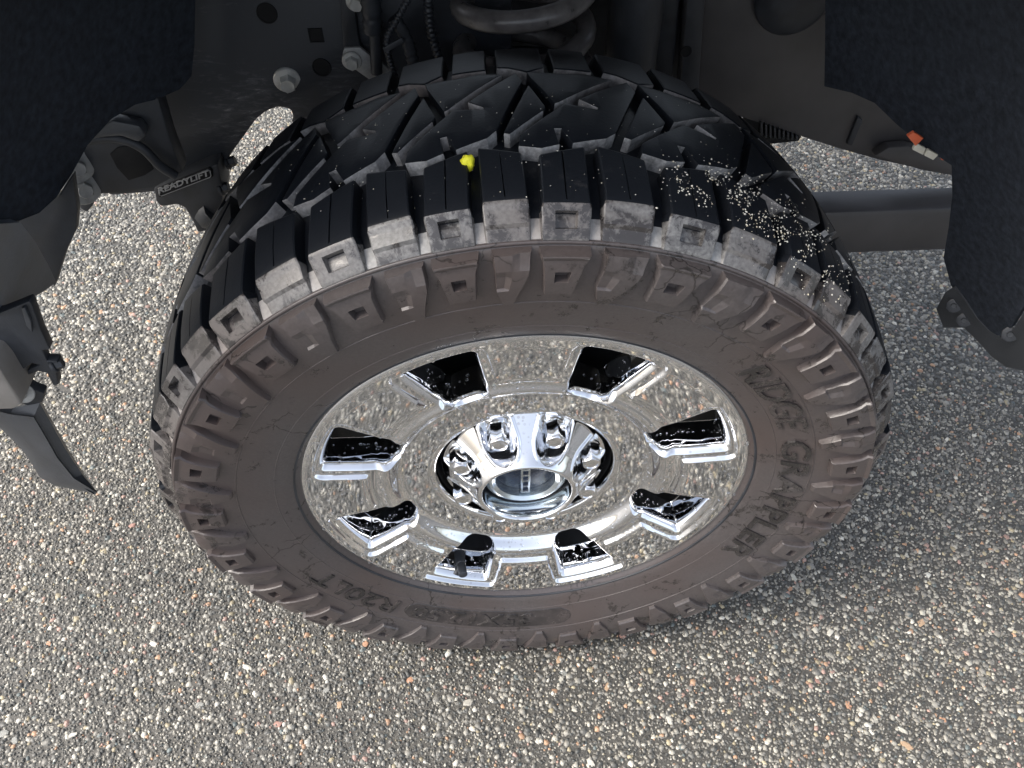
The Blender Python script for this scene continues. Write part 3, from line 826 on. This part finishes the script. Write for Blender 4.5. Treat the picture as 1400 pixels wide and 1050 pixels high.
# locking hub inside the bore
lathe('hub_body', [(.034, .0525), (.020, .0515), (.018, .050), (.020, .048), (.0225, .0475), (.019, .0465), (.014, .0455), (.0125, .042), (.016, .0375), (.026, .0365), (.030, .0355)], M['hubcast'], rim)
lathe('seal_ring', [(.0215, .0525), (.0190, .0518), (.0175, .0505), (.019, .0495), (.0215, .0492)], M['black'], rim)
lathe('hub_dial', [(.0275, .0362), (.0262, .034), (.0255, .012), (.0255, .0)], M['hubdark'], rim)
def box(name, c, half, mat, parent, bev=.0015, rot=None):
    bm = bmesh.new(); bmesh.ops.create_cube(bm, size=2); 
    for v in bm.verts: v.co = Vector((v.co.x*half[0], v.co.y*half[1], v.co.z*half[2]))
    if bev: bmesh.ops.bevel(bm, geom=list(bm.edges), offset=bev, segments=2, affect='EDGES', profile=.5)
    if rot is not None: bmesh.ops.rotate(bm, verts=bm.verts, matrix=rot)
    bmesh.ops.translate(bm, verts=bm.verts, vec=c)
    return from_bm(name, bm, mat, parent, True, 35)
box('dial_grip', (0, .0225, HC), (.0062, .005, .033), M['hubcast'], rim)
for j in range(5): box('grip_tooth', (.0, .0172, HC+.024-.012*j), (.0034, .0012, .0032), M['hubdark'], rim, .0005)
# valve stem in the lower left window
va = math.pi+math.radians(22.5); p0 = Vector(W(.045, .246, va)); p1 = Vector(W(.004, .236, va-.01))
Vt, Ft = tube_mesh([p0.lerp(p1, t) for t in (0, .12, .3, .5, .52, .6, .9, .97, 1.)], lambda t: .0085 if t < .2 else (.0072 if t < .4 else (.0058 if t < .5 else (.0064 if t < .95 else .0035))), 16)
from_vf('valve_stem', Vt, Ft, M['black'], rim, True, 40)

# rain drops on the chrome
def drops(n):
    V, Fc = [], []; nv = 0
    base = []
    for ring_r, z in ((1, -.15), (.92, .25), (.6, .52)):
        for i in range(7): base.append((ring_r*math.cos(i*2*math.pi/7), ring_r*math.sin(i*2*math.pi/7), z))
    base.append((0, 0, .62))
    for _ in range(n):
        if random.random() < .6:
            r = random.uniform(.115, .268); a = random.uniform(-math.pi, math.pi)
            s_ = ((a % (math.pi/4))-math.pi/8)
            if win_sd(s_*r, r) < .001: continue
            y = face_y(s_, r) if .146 <= r <= .262 else dish(r); e = .0008
            n_y = Vector((0, -1, 0)); pos_ = Vector(W(y, r, a)); nn = n_y
        else:                                   # on the up-facing window walls
            k = random.randrange(8); ac = math.pi/8+k*math.pi/4; i = random.randrange(NP); t = random.random()
            ol0, ol1 = walls[0], walls[1]
            a0_, r0_ = ol0[i]; a1_, r1_ = ol1[i]
            q0 = Vector(W(face_y(*win0[i])+.0076, r0_, ac+a0_)); q1 = Vector(W(face_y(*win0[i])+.033, r1_, ac+a1_))
            pos_ = q0.lerp(q1, t); cc_ = Vector(W(pos_.y, RC, ac)); nn = (cc_-pos_); nn.y = 0; nn.normalize(); nn = (nn+Vector((0, -.35, 0))).normalized()
            if nn.z < .1: continue
        s = random.choice([.0006, .0008, .0010, .0013, .0018])*random.uniform(.8, 1.2)
        qm = nn.to_track_quat('Z', 'Y').to_matrix(); b0 = len(V)
        for p in base: V.append(pos_+qm @ (Vector(p)*s))
        for q in range(2):
            for i in range(7): Fc.append((b0+q*7+i, b0+q*7+(i+1) % 7, b0+(q+1)*7+(i+1) % 7, b0+(q+1)*7+i))
        for i in range(7): Fc.append((b0+14+i, b0+14+(i+1) % 7, b0+21))
    return V, Fc
walls = (outline(-.0050), outline(-.0080))
Vd, Fd = drops(4200)
dr_o = from_vf('rain_drops', Vd, Fd, M['water'], rim, True, None); dr_o['kind'] = 'stuff'

# ------------------------------------------------------------------ chassis behind the wheel
FY = .47
fr = plate('frame_rail', [(190, -60), (700, -60), (700, 140), (520, 190), (398, 170), (401, 160), (396, 150), (380, 147), (364, 153), (350, 164), (334, 186), (318, 208), (306, 228), (300, 240), (262, 252), (225, 262), (150, 268), (120, 230)], FY, .07, M['frame'], truck, .004)
bolt = hex_bolt_mesh(.011, .016, .0185, 'bolt')
bolt_s = hex_bolt_mesh(.0085, .011, .0125, 'bolt'); bolt_k = hex_bolt_mesh(.0075, .012, .010, 'bolt')
place('bolt', bolt, M['steel'], fr, at(393, 110, FY)+np.array((0, .002, 0)), axis=(.1, -1, -.12), spin=.3)
def disc(name, px, py, Y, r, mat, parent, sq=False, sx=1.):
    """short plug set into a plate"""
    n = 4 if sq else 24; V, Fc = [], []; p = at(px, py, Y)
    for d, rr in ((0, r), (-.0012, r*.97), (-.0012, r*.86), (-.0003, r*.84)):
        for i in range(n):
            a = 2*math.pi*i/n+(math.pi/4 if sq else 0); V.append((p[0]+rr*sx*math.cos(a), Y-.0004+d, p[2]+rr*math.sin(a)))
    for q in range(3):
        for i in range(n): Fc.append((q*n+i, q*n+(i+1) % n, (q+1)*n+(i+1) % n, (q+1)*n+i))
    Fc.append(tuple(3*n+i for i in range(n)))
    return from_vf(name, V, Fc, mat, parent, True, 30)
disc('frame_hole', 365, 18, FY, .013, M['hole'], fr); disc('frame_hole', 440, 92, FY, .0125, M['hole'], fr); disc('frame_hole', 432, 48, FY, .013, M['hole'], fr, True)
# grey bracket plate and strut on the rail
plate('strut_bar', [(464, -40), (488, -40), (486, 20), (492, 62), (500, 72), (470, 72), (466, 20)], FY-.012, .012, M['plastic2'], fr, .002)
br = plate('hose_bracket', [(471, 66), (492, 65), (506, 76), (507, 88), (522, 86), (536, 100), (506, 110), (492, 100), (472, 86), (468, 74)], FY-.02, .006, M['dullsteel'], fr, .0012)
place('bolt', bolt_s, M['steel'], fr, at(481, 83, FY-.021), axis=(.05, -1, -.1), spin=.5)
place('bolt', bolt_s, M['steel'], fr, at(487, 2, FY-.014), axis=(.05, -1, -.1), spin=.1)
def ptube(name, pts, rad, mat, parent=None, ridge=None, per=6, seg=10):
    P = catmull([at(*p) for p in pts], per); Vv, Ff = tube_mesh(P, rad, seg, ridge=ridge)
    return from_vf(name, Vv, Ff, mat, parent or truck, True, 50)
ptube('damper_rod', [(510, -20, FY-.03), (513, 40, FY-.03), (515, 100, FY-.03)], .0075, M['plastic2'])
ptube('damper_boot', [(505, -20, FY-.035), (508, 15, FY-.035), (510, 45, FY-.035)], .013, M['black'], ridge=(.011, .002))
ptube('brake_hose', [(538, 24, FY-.05), (552, 45, FY-.05), (560, 66, FY-.05), (566, 92, FY-.05)], .0085, M['plastic2'], ridge=(.008, .0015))
ptube('wire_conduit', [(568, -20, FY-.06), (545, 22, FY-.06), (530, 50, FY-.06), (531, 75, FY-.06), (541, 108, FY-.06)], .0045, M['black'], ridge=(.005, .0012))
ptube('wire_conduit', [(585, -20, FY-.03), (587, 30, FY-.03), (594, 60, FY-.03), (602, 85, FY-.03)], .0065, M['black'], ridge=(.006, .0014))
plate('hose_clip', [(523, 66), (549, 52), (553, 58), (527, 73)], FY-.065, .004, M['plastic'], truck, .0008)
# background apron behind the spring
plate('inner_apron', [(150, -220), (1250, -220), (1250, 120), (1060, 160), (600, 160), (330, 120), (150, 120)], .64, .04, M['black'], truck, .003)
# coil spring
sc = at(716, 30, .44)
def spring_pts():
    out = []
    turns = 3.4; z0 = sc[2]-.056
    for i in range(int(turns*40)+1):
        th = 2*math.pi*i/40; tt = i/40
        pitch = .055*max(0, tt-.55)+.006*min(tt, .55)
        out.append((sc[0]+.078*math.cos(th-2.5), sc[1]+.078*math.sin(th-2.5), z0+pitch))
    return out
Vs_, Fs_ = tube_mesh(spring_pts(), .0125, 14)
M['spring'] = mat_simple('worn_spring_steel', (.12, .112, .11), .33, var=.4, scale=60)
from_vf('coil_spring', Vs_, Fs_, M['spring'], truck, True, 60)
lv = [];
p = at(716, 92, .45)
cyl_seat = []
def vcyl(name, c, r, z0, z1, mat, parent, seg=32):
    pr = [(0, z0), (r*.92, z0), (r, z0+.004), (r, z1-.004), (r*.92, z1), (0, z1)]
    V = [(c[0]+q*math.cos(2*math.pi*k/seg), c[1]+q*math.sin(2*math.pi*k/seg), z) for k in range(seg) for q, z in pr]; n = len(pr)
    Fc = [(k*n+i, ((k+1) % seg)*n+i, ((k+1) % seg)*n+i+1, k*n+i+1) for k in range(seg) for i in range(n-1)]
    bm = bmesh.new(); vv = [bm.verts.new(v) for v in V]
    for f in Fc: bm.faces.new([vv[i] for i in f])
    bmesh.ops.remove_doubles(bm, verts=bm.verts, dist=1e-6); bmesh.ops.recalc_face_normals(bm, faces=bm.faces)
    return from_bm(name, bm, mat, parent, True, 35)
vcyl('spring_seat', (sc[0], sc[1]), .098, sc[2]-.095, sc[2]-.072, M['black'], truck)
ax_z = .42
Va, Fa = tube_mesh([(0, .15, ax_z), (0, .3, ax_z), (0, .9, ax_z), (0, 1.5, ax_z)], .055, 24)
from_vf('axle_tube', Va, Fa, M['black'], truck, True, 50)
box('axle_perch', (sc[0]*.5, sc[1], .5*(ax_z+sc[2]-.095)), (.05, .06, .5*(sc[2]-.095-ax_z)), M['black'], truck, .006)
# shock body and posts right of the spring
sh = at(868, 20, .5); vcyl('shock_absorber', (sh[0], sh[1]), .036, sh[2]-.2, sh[2]+.2, M['plastic2'], truck)
plate('post', [(905, -60), (935, -60), (920, 110), (896, 100)], .56, .03, M['black'], truck, .003)
plate('post', [(944, -60), (968, -60), (955, 130), (930, 120)], .54, .03, M['plastic2'], truck, .003)
disc('frame_hole', 938, 70, .54, .008, M['hole'], truck)
# smooth splash panel ahead of the wheel
pn = plate('splash_panel', [(955, -120), (1420, -120), (1420, 250), (1310, 238), (1250, 230), (1200, 219), (1150, 205), (1100, 189), (1060, 176), (1010, 160), (940, 150)], .56, .03, M['panel'], truck, .004)
for j in range(9): plate('rib', [(1040+j*6, 168+j*2.2), (1043+j*6, 169+j*2.2), (1043+j*6, 188+j*.6), (1040+j*6, 188+j*.6)], .553, .008, M['black'], pn, .0008)
plate('rib_strip', [(1020, 150), (1098, 182), (1092, 193), (1075, 195), (1020, 200)], .562, .02, M['hole'], pn, .001)
dd_ = at(1085, 5, .54); 
V = []
bmk = bmesh.new(); bmesh.ops.create_uvsphere(bmk, u_segments=32, v_segments=16, radius=.055)
for v in bmk.verts: v.co = Vector((v.co.x+dd_[0], v.co.y*.35+.545, v.co.z+dd_[2]+.01))
from_bm('round_cover', bmk, M['black'], pn)
plate('panel_crease', [(1173, 160), (1180, 165), (1165, 200), (1158, 198)], .553, .01, M['black'], pn, .002)
plate('arch_guard', [(1196, 214), (1215, 202), (1240, 200), (1270, 207), (1320, 230), (1320, 244), (1260, 233)], .535, .02, M['panel'], pn, .003)
# low cross beam
bt0, bt1 = at(1085, 263, .56), at(1420, 263, .56); zb = at(1200, 345, .5)[2]
bmx = bmesh.new()
prf = [(.004, zb), (.0, zb+.01), (.0, bt0[2]-.008), (.003, bt0[2]-.002), (.008, bt0[2]), (.06, bt0[2]), (.06, zb)]
A = [bmx.verts.new((bt0[0]-.08, .5+y, z)) for y, z in prf]; B = [bmx.verts.new((bt1[0]+.2, .5+y, z-.004)) for y, z in prf]
for i in range(len(prf)): bmx.faces.new((A[i], A[(i+1) % len(prf)], B[(i+1) % len(prf)], B[i]))
bmx.faces.new(A); bmx.faces.new(B[::-1]); bmesh.ops.recalc_face_normals(bmx, faces=bmx.faces)
from_bm('cross_beam', bmx, M['panel'], truck, True, 30)
# striped marker behind the liner's edge
mk = plate('striped_marker', [(1252, 196), (1266, 203), (1262, 212), (1248, 205)], .228, .004, M['cream'], truck, .0005)
plate('orange_stripe', [(1241, 187), (1250, 181), (1263, 189), (1252, 200)], .227, .005, M['orange'], mk, .0005)
plate('white_stripe', [(1270, 205), (1283, 212), (1276, 219), (1264, 213)], .227, .005, M['cream'], mk, .0005)
plate('orange_stripe', [(1288, 214), (1298, 213), (1300, 220), (1287, 219)], .227, .005, M['orange'], mk, .0005)

# ------------------------------------------------------------------ wheel arch: liners
pix_sheet('rear_liner', [(-160, -120), (268, -120), (267, 0), (266, 60), (262, 104), (246, 122), (214, 136), (185, 143), (152, 163), (120, 198), (98, 238), (77, 270), (54, 291), (26, 302), (-160, 310)], lambda x, y: .13+.00108*x-.0001*max(0, y-150), .006, M['felt'], truck, .006)
pix_sheet('front_liner', [(1129, -120), (1128, 60), (1127, 118), (1165, 127), (1196, 141), (1226, 170), (1262, 200), (1301, 226), (1302, 268), (1297, 310), (1290, 352), (1300, 390), (1326, 428), (1356, 457), (1368, 459), (1382, 448), (1404, 412), (1470, 330), (1520, 100), (1520, -120)], lambda x, y: .40-.00112*(x-1128), .006, M['felt'], truck, .005)
barrel_patch('shade_roof_liner', None, .655, .006, M['felt'], truck, .0, 0., ang=[(-1.15, -.055), (1.15, -.055), (1.15, .64), (-1.15, .64)], flat=True)  # unseen top of the arch, added to block light from the wheel well
# outer fender above the opening, unseen, added to keep sky light off the wheel
bmf = bmesh.new(); A, B, C_, D_ = [], [], [], []
for i in range(61):
    a = -1.45+2.9*i/60
    for lst, r, y in ((A, .655, -.06), (B, .70, -.078), (C_, 1.0, -.09), (D_, .655, -.045)):
        k = SE(a); lst.append(bmf.verts.new((k*r*math.sin(a), y, k*r*math.cos(a)+HC)))
for P_, Q_ in ((D_, A), (A, B), (B, C_)):
    for i in range(60): bmf.faces.new((P_[i], P_[i+1], Q_[i+1], Q_[i]))
fo = from_bm('shade_fender', bmf, M['black'], truck, True, 40)
plate_h = box('shade_bonnet', (0, .72, 1.34), (1.05, .82, .02), M['black'], truck, .01)  # unseen lid, added to block sky light from above

# ------------------------------------------------------------------ left: body mount, brackets, lower liner and flap
bmnt = plate('body_mount', [(100, 240), (118, 196), (150, 162), (186, 140), (216, 134), (232, 190), (250, 236), (213, 256), (172, 265), (131, 266), (126, 283), (118, 291), (109, 286), (104, 270)], .36, .03, M['plastic2'], truck, .003)
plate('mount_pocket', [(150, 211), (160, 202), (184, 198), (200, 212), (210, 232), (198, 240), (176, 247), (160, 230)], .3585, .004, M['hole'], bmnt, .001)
ptube('mount_lip', [(101, 197, .345), (130, 190, .345), (165, 190, .345), (195, 203, .345), (218, 226, .345), (240, 240, .35)], .006, M['plastic2'], bmnt)
fbolt = hex_bolt_mesh(.0105, .013, .0225, 'bolt')
for px, py in ((103, 227), (113, 257)):
    place('bolt', fbolt, M['dullsteel'], bmnt, at(px, py, .352), axis=(.75, -1, .1), spin=.2)
plate('body_cone', [(112, 196), (132, 178), (152, 165), (190, 172), (200, 186), (190, 196), (165, 187), (140, 189)], .335, .02, M['plastic'], bmnt, .004)
# lift bracket with its name plate
lb = plate('lift_bracket', [(210, 258), (285, 228), (298, 224), (306, 262), (300, 300), (284, 316), (270, 318), (262, 300), (252, 284), (242, 280), (220, 283), (213, 275)], .44, .05, M['black'], truck, .003)
plate('name_plate', [(214, 258), (286, 229), (290, 233), (291, 242), (220, 270), (216, 269)], .436, .004, M['hole'], lb, .001)
def plate_text(txt, A, B, C, Y, mat, parent, name='lettering', depth=.0012):
    cu = bpy.data.curves.new(name, 'FONT'); cu.body = txt; cu.size = 1; cu.extrude = .5; cu.offset = .02; cu.resolution_u = 3
    to = bpy.data.objects.new('t', cu); COL.objects.link(to); bpy.context.view_layer.update()
    me = bpy.data.meshes.new_from_object(to.evaluated_get(bpy.context.evaluated_depsgraph_get())); bpy.data.objects.remove(to)
    X = [v.co.x for v in me.vertices]; Yy = [v.co.y for v in me.vertices]; x0, x1, y0, y1 = min(X), max(X), min(Yy), max(Yy)
    a, b, c = (at(*q, Y) for q in (A, B, C))
    for v in me.vertices:
        s, t = (v.co.x-x0)/(x1-x0), (v.co.y-y0)/(y1-y0); q = a+(b-a)*s+(c-a)*t
        v.co = (q[0], Y-depth*(v.co.z+.5), q[2])
    return add(name, me, mat, parent, False)
plate_text('READYLIFT', (217.5, 264.5), (286.5, 239.5), (215.8, 257), .4355, M['silverpaint'], lb)
_np = [(216.5, 260), (284, 232), (287, 233.5), (288.5, 240), (287, 242.5), (220.5, 268), (218, 266.5), (216.5, 260)]
Vn, Fn = tube_mesh([at(x, y, .4355) for x, y in _np], .0006, 6); from_vf('plate_border', Vn, Fn, M['silverpaint'], lb, True, None)
ptube('radius_arm', [(300, 284, .455), (285, 289, .47), (286, 270, .56), (292, 235, .70)], .028, M['black'])
place('bolt', bolt_k, M['plastic2'], lb, at(302, 258, .445), axis=(1, .1, .2)); place('bolt', bolt_k, M['plastic2'], lb, at(311, 222, .475), axis=(1, .1, .2))
# lower liner
ll = pix_sheet('lower_liner', [(-160, 306), (0, 306), (28, 304), (48, 330), (66, 362), (77, 386), (60, 398), (36, 412), (0, 432), (-160, 470)], lambda x, y: .09+.0011*x-.0002*(y-306), .010, M['bluegrey'], truck, .004)
plate('liner_bracket', [(20, 296), (56, 284), (80, 268), (99, 240), (106, 288), (104, 315), (90, 345), (75, 392), (40, 356)], .20, .012, M['plastic2'], truck, .002)
kb = plate('step_bracket', [(-80, 430), (0, 428), (40, 412), (44, 418), (56, 452), (68, 478), (58, 479), (64, 494), (78, 494), (82, 502), (76, 508), (80, 526), (73, 528), (64, 510), (52, 508), (38, 513), (37, 507), (54, 499), (44, 497), (30, 506), (30, 522), (45, 532), (60, 538), (58, 550), (40, 556), (20, 548), (-80, 520)], .06, .012, M['plastic2'], truck, .0012)
place('bolt', bolt_k, M['black'], kb, at(74, 500, .062), axis=(1, .3, .2), scale=.8); place('bolt', fbolt, M['dullsteel'], kb, at(31, 537, .058), axis=(.1, -1, .4), scale=.55)
plate('bracket_fin', [(29, 422), (34, 421), (42, 440), (44, 455), (36, 446)], .055, .004, M['plastic'], kb, .0006)
plate('rocker_end', [(-80, 480), (-10, 495), (2, 508), (30, 553), (18, 560), (-80, 562)], .03, .05, M['beige'], truck, .003)
# flap: a swept blade
def flap():
    top = [(-30, 548), (20, 556), (56, 547), (72, 576), (92, 612), (115, 648), (133, 673)]
    bot = [(-30, 566), (0, 585), (28, 612), (42, 632), (54, 652), (75, 664), (131, 675)]
    bm = bmesh.new(); G_ = []
    for i, (a, b) in enumerate(zip(top, bot)):
        y0 = .06+.0*i; row = []
        for t, dy in ((0, .015), (.06, .0), (.33, -.006), (.36, -.010), (.8, -.006), (1, .004)):
            p = at(a[0]+(b[0]-a[0])*t, a[1]+(b[1]-a[1])*t, y0+dy); row.append(bm.verts.new(p))
        G_.append(row)
    for A, B in zip(G_[:-1], G_[1:]):
        for i in range(5): bm.faces.new((A[i], A[i+1], B[i+1], B[i]))
    bmesh.ops.recalc_face_normals(bm, faces=bm.faces)
    bmesh.ops.solidify(bm, geom=bm.faces[:], thickness=.004)
    return from_bm('mud_flap', bm, M['plastic'], truck, True, 30)
flap()
# right: front valance corner under the liner
VY = lambda x, y: .215-.0011*(x-1290)
vc = pix_sheet('valance', [(1280, 422), (1292, 400), (1304, 392), (1320, 412), (1336, 436), (1352, 452), (1368, 462), (1384, 452), (1402, 424), (1440, 400), (1460, 520), (1400, 507), (1376, 502), (1356, 488), (1338, 468), (1318, 448), (1290, 448)], VY, .008, M['plastic'], truck, .002)
screw = hex_bolt_mesh(.004, .003, .0095, 'screw')
for px, py in ((1318, 438), (1381, 457), (1304, 418)):
    place('screw', screw, M['black'], vc, at(px, py, VY(px, py)-.004), axis=(-.5, -.7, .4))

# ================================================================== LOOSE BITS
def tread_point(px, py, h=0.):
    d = ray(px, py); o = CAM-np.array([0, 0, HC]); t = .4
    while t < 2:
        q = o+d*t
        if math.hypot(q[0], q[2]) < rt(q[1])+h: break
        t += .0005
    return Vector((q[0], q[1], q[2]+HC)), Vector((q[0], 0, q[2])).normalized()
p, n_v = tread_point(640, 222, -.002)
bmy = bmesh.new(); bmesh.ops.create_icosphere(bmy, subdivisions=3, radius=.0064)
for v in bmy.verts:
    k = 1+.35*mnoise.noise(v.co*260)+.2*mnoise.noise(v.co*600); v.co = Vector((v.co.x*.95*k, v.co.y*.9*k, v.co.z*1.1*k))+p
tag(from_bm('yellow_petal', bmy, M['yellow'], None, True, 60), 'tiny bright yellow petal caught in a groove of the tyre tread', 'petal')

def grains(name, spots, mat):
    V, Fc, C = [], [], []
    for pos_, nn, s, c in spots:
        b0 = len(V); qm = nn.to_track_quat('Z', 'Y').to_matrix()
        for x, y, z in ((1, 0, 0), (0, 1, 0), (-1, 0, 0), (0, -1, 0), (0, 0, 1), (0, 0, -1)):
            V.append(pos_+qm @ (Vector((x, y, z*.7))*s*random.uniform(.7, 1.2))); C.append(c)
        for i in range(4): Fc += [(b0+i, b0+(i+1) % 4, b0+4), (b0+(i+1) % 4, b0+i, b0+5)]
    o = from_vf(name, V, Fc, mat, None, False)
    at_ = o.data.color_attributes.new('tone', 'FLOAT_COLOR', 'POINT')
    at_.data.foreach_set('color', np.array([(*c, 1) for c in C], np.float32).ravel()); return o
spots = []
def cream(): 
    return random.choice([(.62, .60, .52), (.5, .48, .42), (.7, .68, .6), (.55, .5, .38)])
for _ in range(1200):                          # the sandy smear on the front of the tread
    t = random.random(); cx = 935+t*215; cy = 245+t*t*130+t*20
    x = random.gauss(cx, 22); y = random.gauss(cy, 16)
    if mnoise.noise((x*.03, y*.03, 4)) < -.12: continue
    q, nn = tread_point(x, y); spots.append((q, nn, random.choice([.0004, .0006, .0008, .0013]), cream()))
for _ in range(330):                          # single grains all over
    x = random.uniform(380, 1120); y = random.uniform(110, 290)
    q, nn = tread_point(x, y)
    if q.y < -.005 or q.y > .2: continue
    spots.append((q, nn, random.choice([.0003, .0004, .0005, .0008]), cream()))
tag(grains('sand_grit', spots, M['grit']), 'pale sand grit stuck to the wet tyre tread', None, 'stuff')
